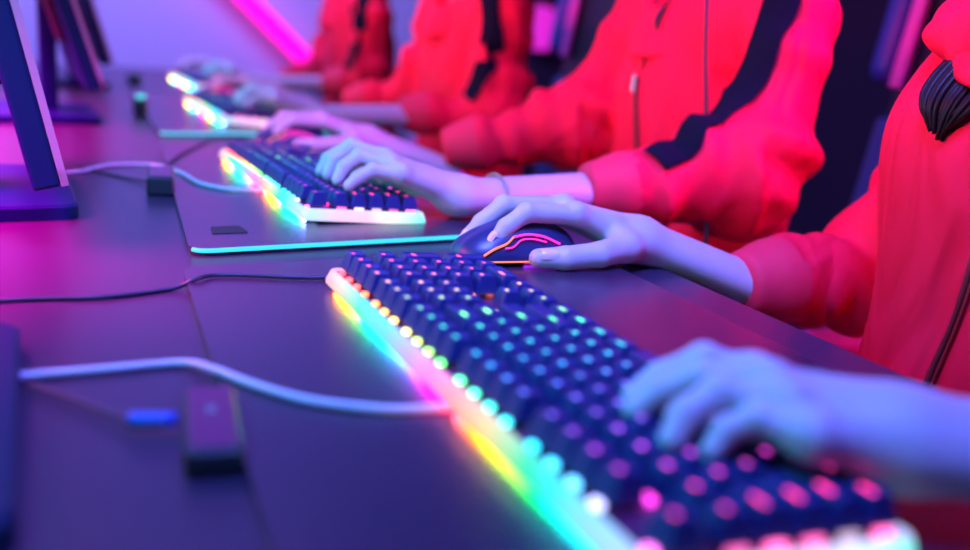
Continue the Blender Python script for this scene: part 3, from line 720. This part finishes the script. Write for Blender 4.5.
# long hair lock of the nearest person, coming out from under the hood
rl = random.Random(5)
bmh = bmesh.new()
for i in range(60):
    a, b_ = rl.uniform(-1, 1), rl.uniform(-1, 1)
    o = tube('hair', [(.745+.01*b_, .505+.03*a, .30), (.712+.008*b_, .520+.034*a, .240), (.674+.007*b_, .525+.033*a, .200), (.660+.006*b_, .527+.026*a, .178), (.662+.006*b_, .530+.010*a, .150+.020*rl.random()*abs(a)+.006*rl.random())], .0042, m_hair, None, 5, 5, 1, (1.1, .35))
    bmh.from_mesh(o.data); me = o.data; bpy.data.objects.remove(o); bpy.data.meshes.remove(me)
o = bm_obj('hair_lock', bmh, m_hair, P1[0], True); o['label'] = 'long dark lock of hair over the shoulder'
f = Field((.60, .26, .15), (.98, .70, .38), .006)
f.D += 0; prev = None
for k in range(25):
    a = k/24*2*math.pi; p = (.800-.108*math.cos(a), .475+.125*math.sin(a), .252-.022*math.cos(a))
    if prev: f.add(f.cap(prev, p,   .035, .035, flat=.75, fax=(0, 0, 1)), .012)
    prev = p
f.D += .008*vnoise(np.stack([f.X*22, f.Y*22, f.Z*30], -1), 8)
V, F = f.mesh(); V = relax(V, F, 2); hd = quick_obj('hood', V, F, m_jacket, P1[1])
# headset cable of the second person
hc = tube('headset_cable', [(.885, 1.085, .45), (.76, .99, .34), (.735, .946, .267), (.733, .931, .197), (.734, .916, .127), (.7325, .900, .056), (.7325, .884, -.015), (.735, .88, -.12)], .0024, m_rubber); tag(hc, 'thin black headset cable hanging before the striped red sleeve', 'cable')

# ------------------------------------------------------------------ gaming chairs
def chair(x, y, rz, label):
    r = empty('gaming_chair', (x, y, -.73), rz); tag(r, label, 'chair', 'gaming chairs of the players')
    def pad(name, s_, loc, bev, m, rot=None): return bm_obj(name, box_bm(*s_, loc, bev, 3, rot=rot), m, r, True)
    pad('seat', (.50, .42, .09), (0, 0, .395), .03, m_chair)
    for s_ in (-1, 1): pad('seat_bolster', (.50, .08, .11), (0, s_*.235, .405), .03, m_chairp)['label'] = 'pink bolster'
    R = Matrix.Rotation(.14, 3, 'Y')
    pad('backrest', (.09, .40, .80), (.30, 0, .83), .035, m_chair, R)
    pad('lumbar_panel', (.03, .40, .38), (.238, 0, .66), .012, m_chairn, R)
    for s_ in (-1, 1):
        pad('back_bolster', (.12, .07, .26), (.315, s_*.215, 1.03), .03, m_chairb, R)
        pad('back_stripe', (.015, .035, .26), (.272, s_*.160, 1.03), .005, m_chairp, R)
        b = box_bm(.24, .08, .03, (.02, s_*.31, .60), .012); a = bm_obj('armrest', b, m_chairp, r)
        bm_obj('armrest_post', box_bm(.05, .03, .25, (.05, s_*.305, .47), .006), m_dark, a)
    pad('headrest', (.08, .26, .13), (.33, 0, 1.12), .03, m_chair, R)
    bm = bmesh.new(); bmesh.ops.create_cone(bm, cap_ends=True, segments=20, radius1=.03, radius2=.025, depth=.27); bmesh.ops.translate(bm, vec=(0, 0, .215), verts=bm.verts); bm_obj('gas_lift', bm, m_grey, r)
    for k in range(5):
        a = k*2*math.pi/5; d = Vector((math.cos(a), math.sin(a), 0))
        g = tube('base_arm', [d*.02+Vector((0, 0, .09)), d*.17+Vector((0, 0, .085)), d*.30+Vector((0, 0, .07))], .02, m_dark, r, 3)
        c = bmesh.new(); bmesh.ops.create_cone(c, cap_ends=True, segments=16, radius1=.028, radius2=.028, depth=.04)
        bmesh.ops.rotate(c, cent=(0, 0, 0), matrix=Matrix.Rotation(math.pi/2, 3, 'X'), verts=c.verts); bmesh.ops.translate(c, vec=d*.30+Vector((0, 0, .029)), verts=c.verts); bm_obj('caster', c, m_rubber, g)
    return r
chair(.86, .475, 0, 'gaming chair of the nearest person, pink and blue trimmed')
chair(1.13, 1.150, math.radians(-14), 'gaming chair behind the second person in the striped jacket')
chair(1.01, 2.03, 0, 'gaming chair behind the third person')
chair(1.03, 2.93, 0, 'gaming chair behind the farthest person')

# ------------------------------------------------------------------ lights seen in the background
nt_ = empty('neon_tube', (1.0, 4.72, 0)); tag(nt_, 'magenta neon tube slanting on the back wall behind the farthest person', 'light')
tube('glass_tube', [(-.42, 0, .62), (-.05, 0, .29), (.32, 0, -.04)], .042, emis('neon_magenta', (1, .0, .50), 2.4), nt_, 6)
for q in (-1, 1): bm_obj('end_cap', box_bm(.11, .11, .06, (-.05-q*.37, 0, .29+q*.33), .02), m_rubber, nt_)
lp = empty('wall_lamp', (2.6, 4.78, 0)); tag(lp, 'small magenta wall lamp glowing in the dark between two jackets', 'light')
bm_obj('lamp_shade', box_bm(.14, .10, .24, (-.01, 0, .28), .04, 3), emis('lamp_magenta', (.8, .02, .7), 1.0), lp)
bm_obj('wall_bracket', box_bm(.10, .08, .30, (.0, .04, .30), .01), m_rubber, lp)
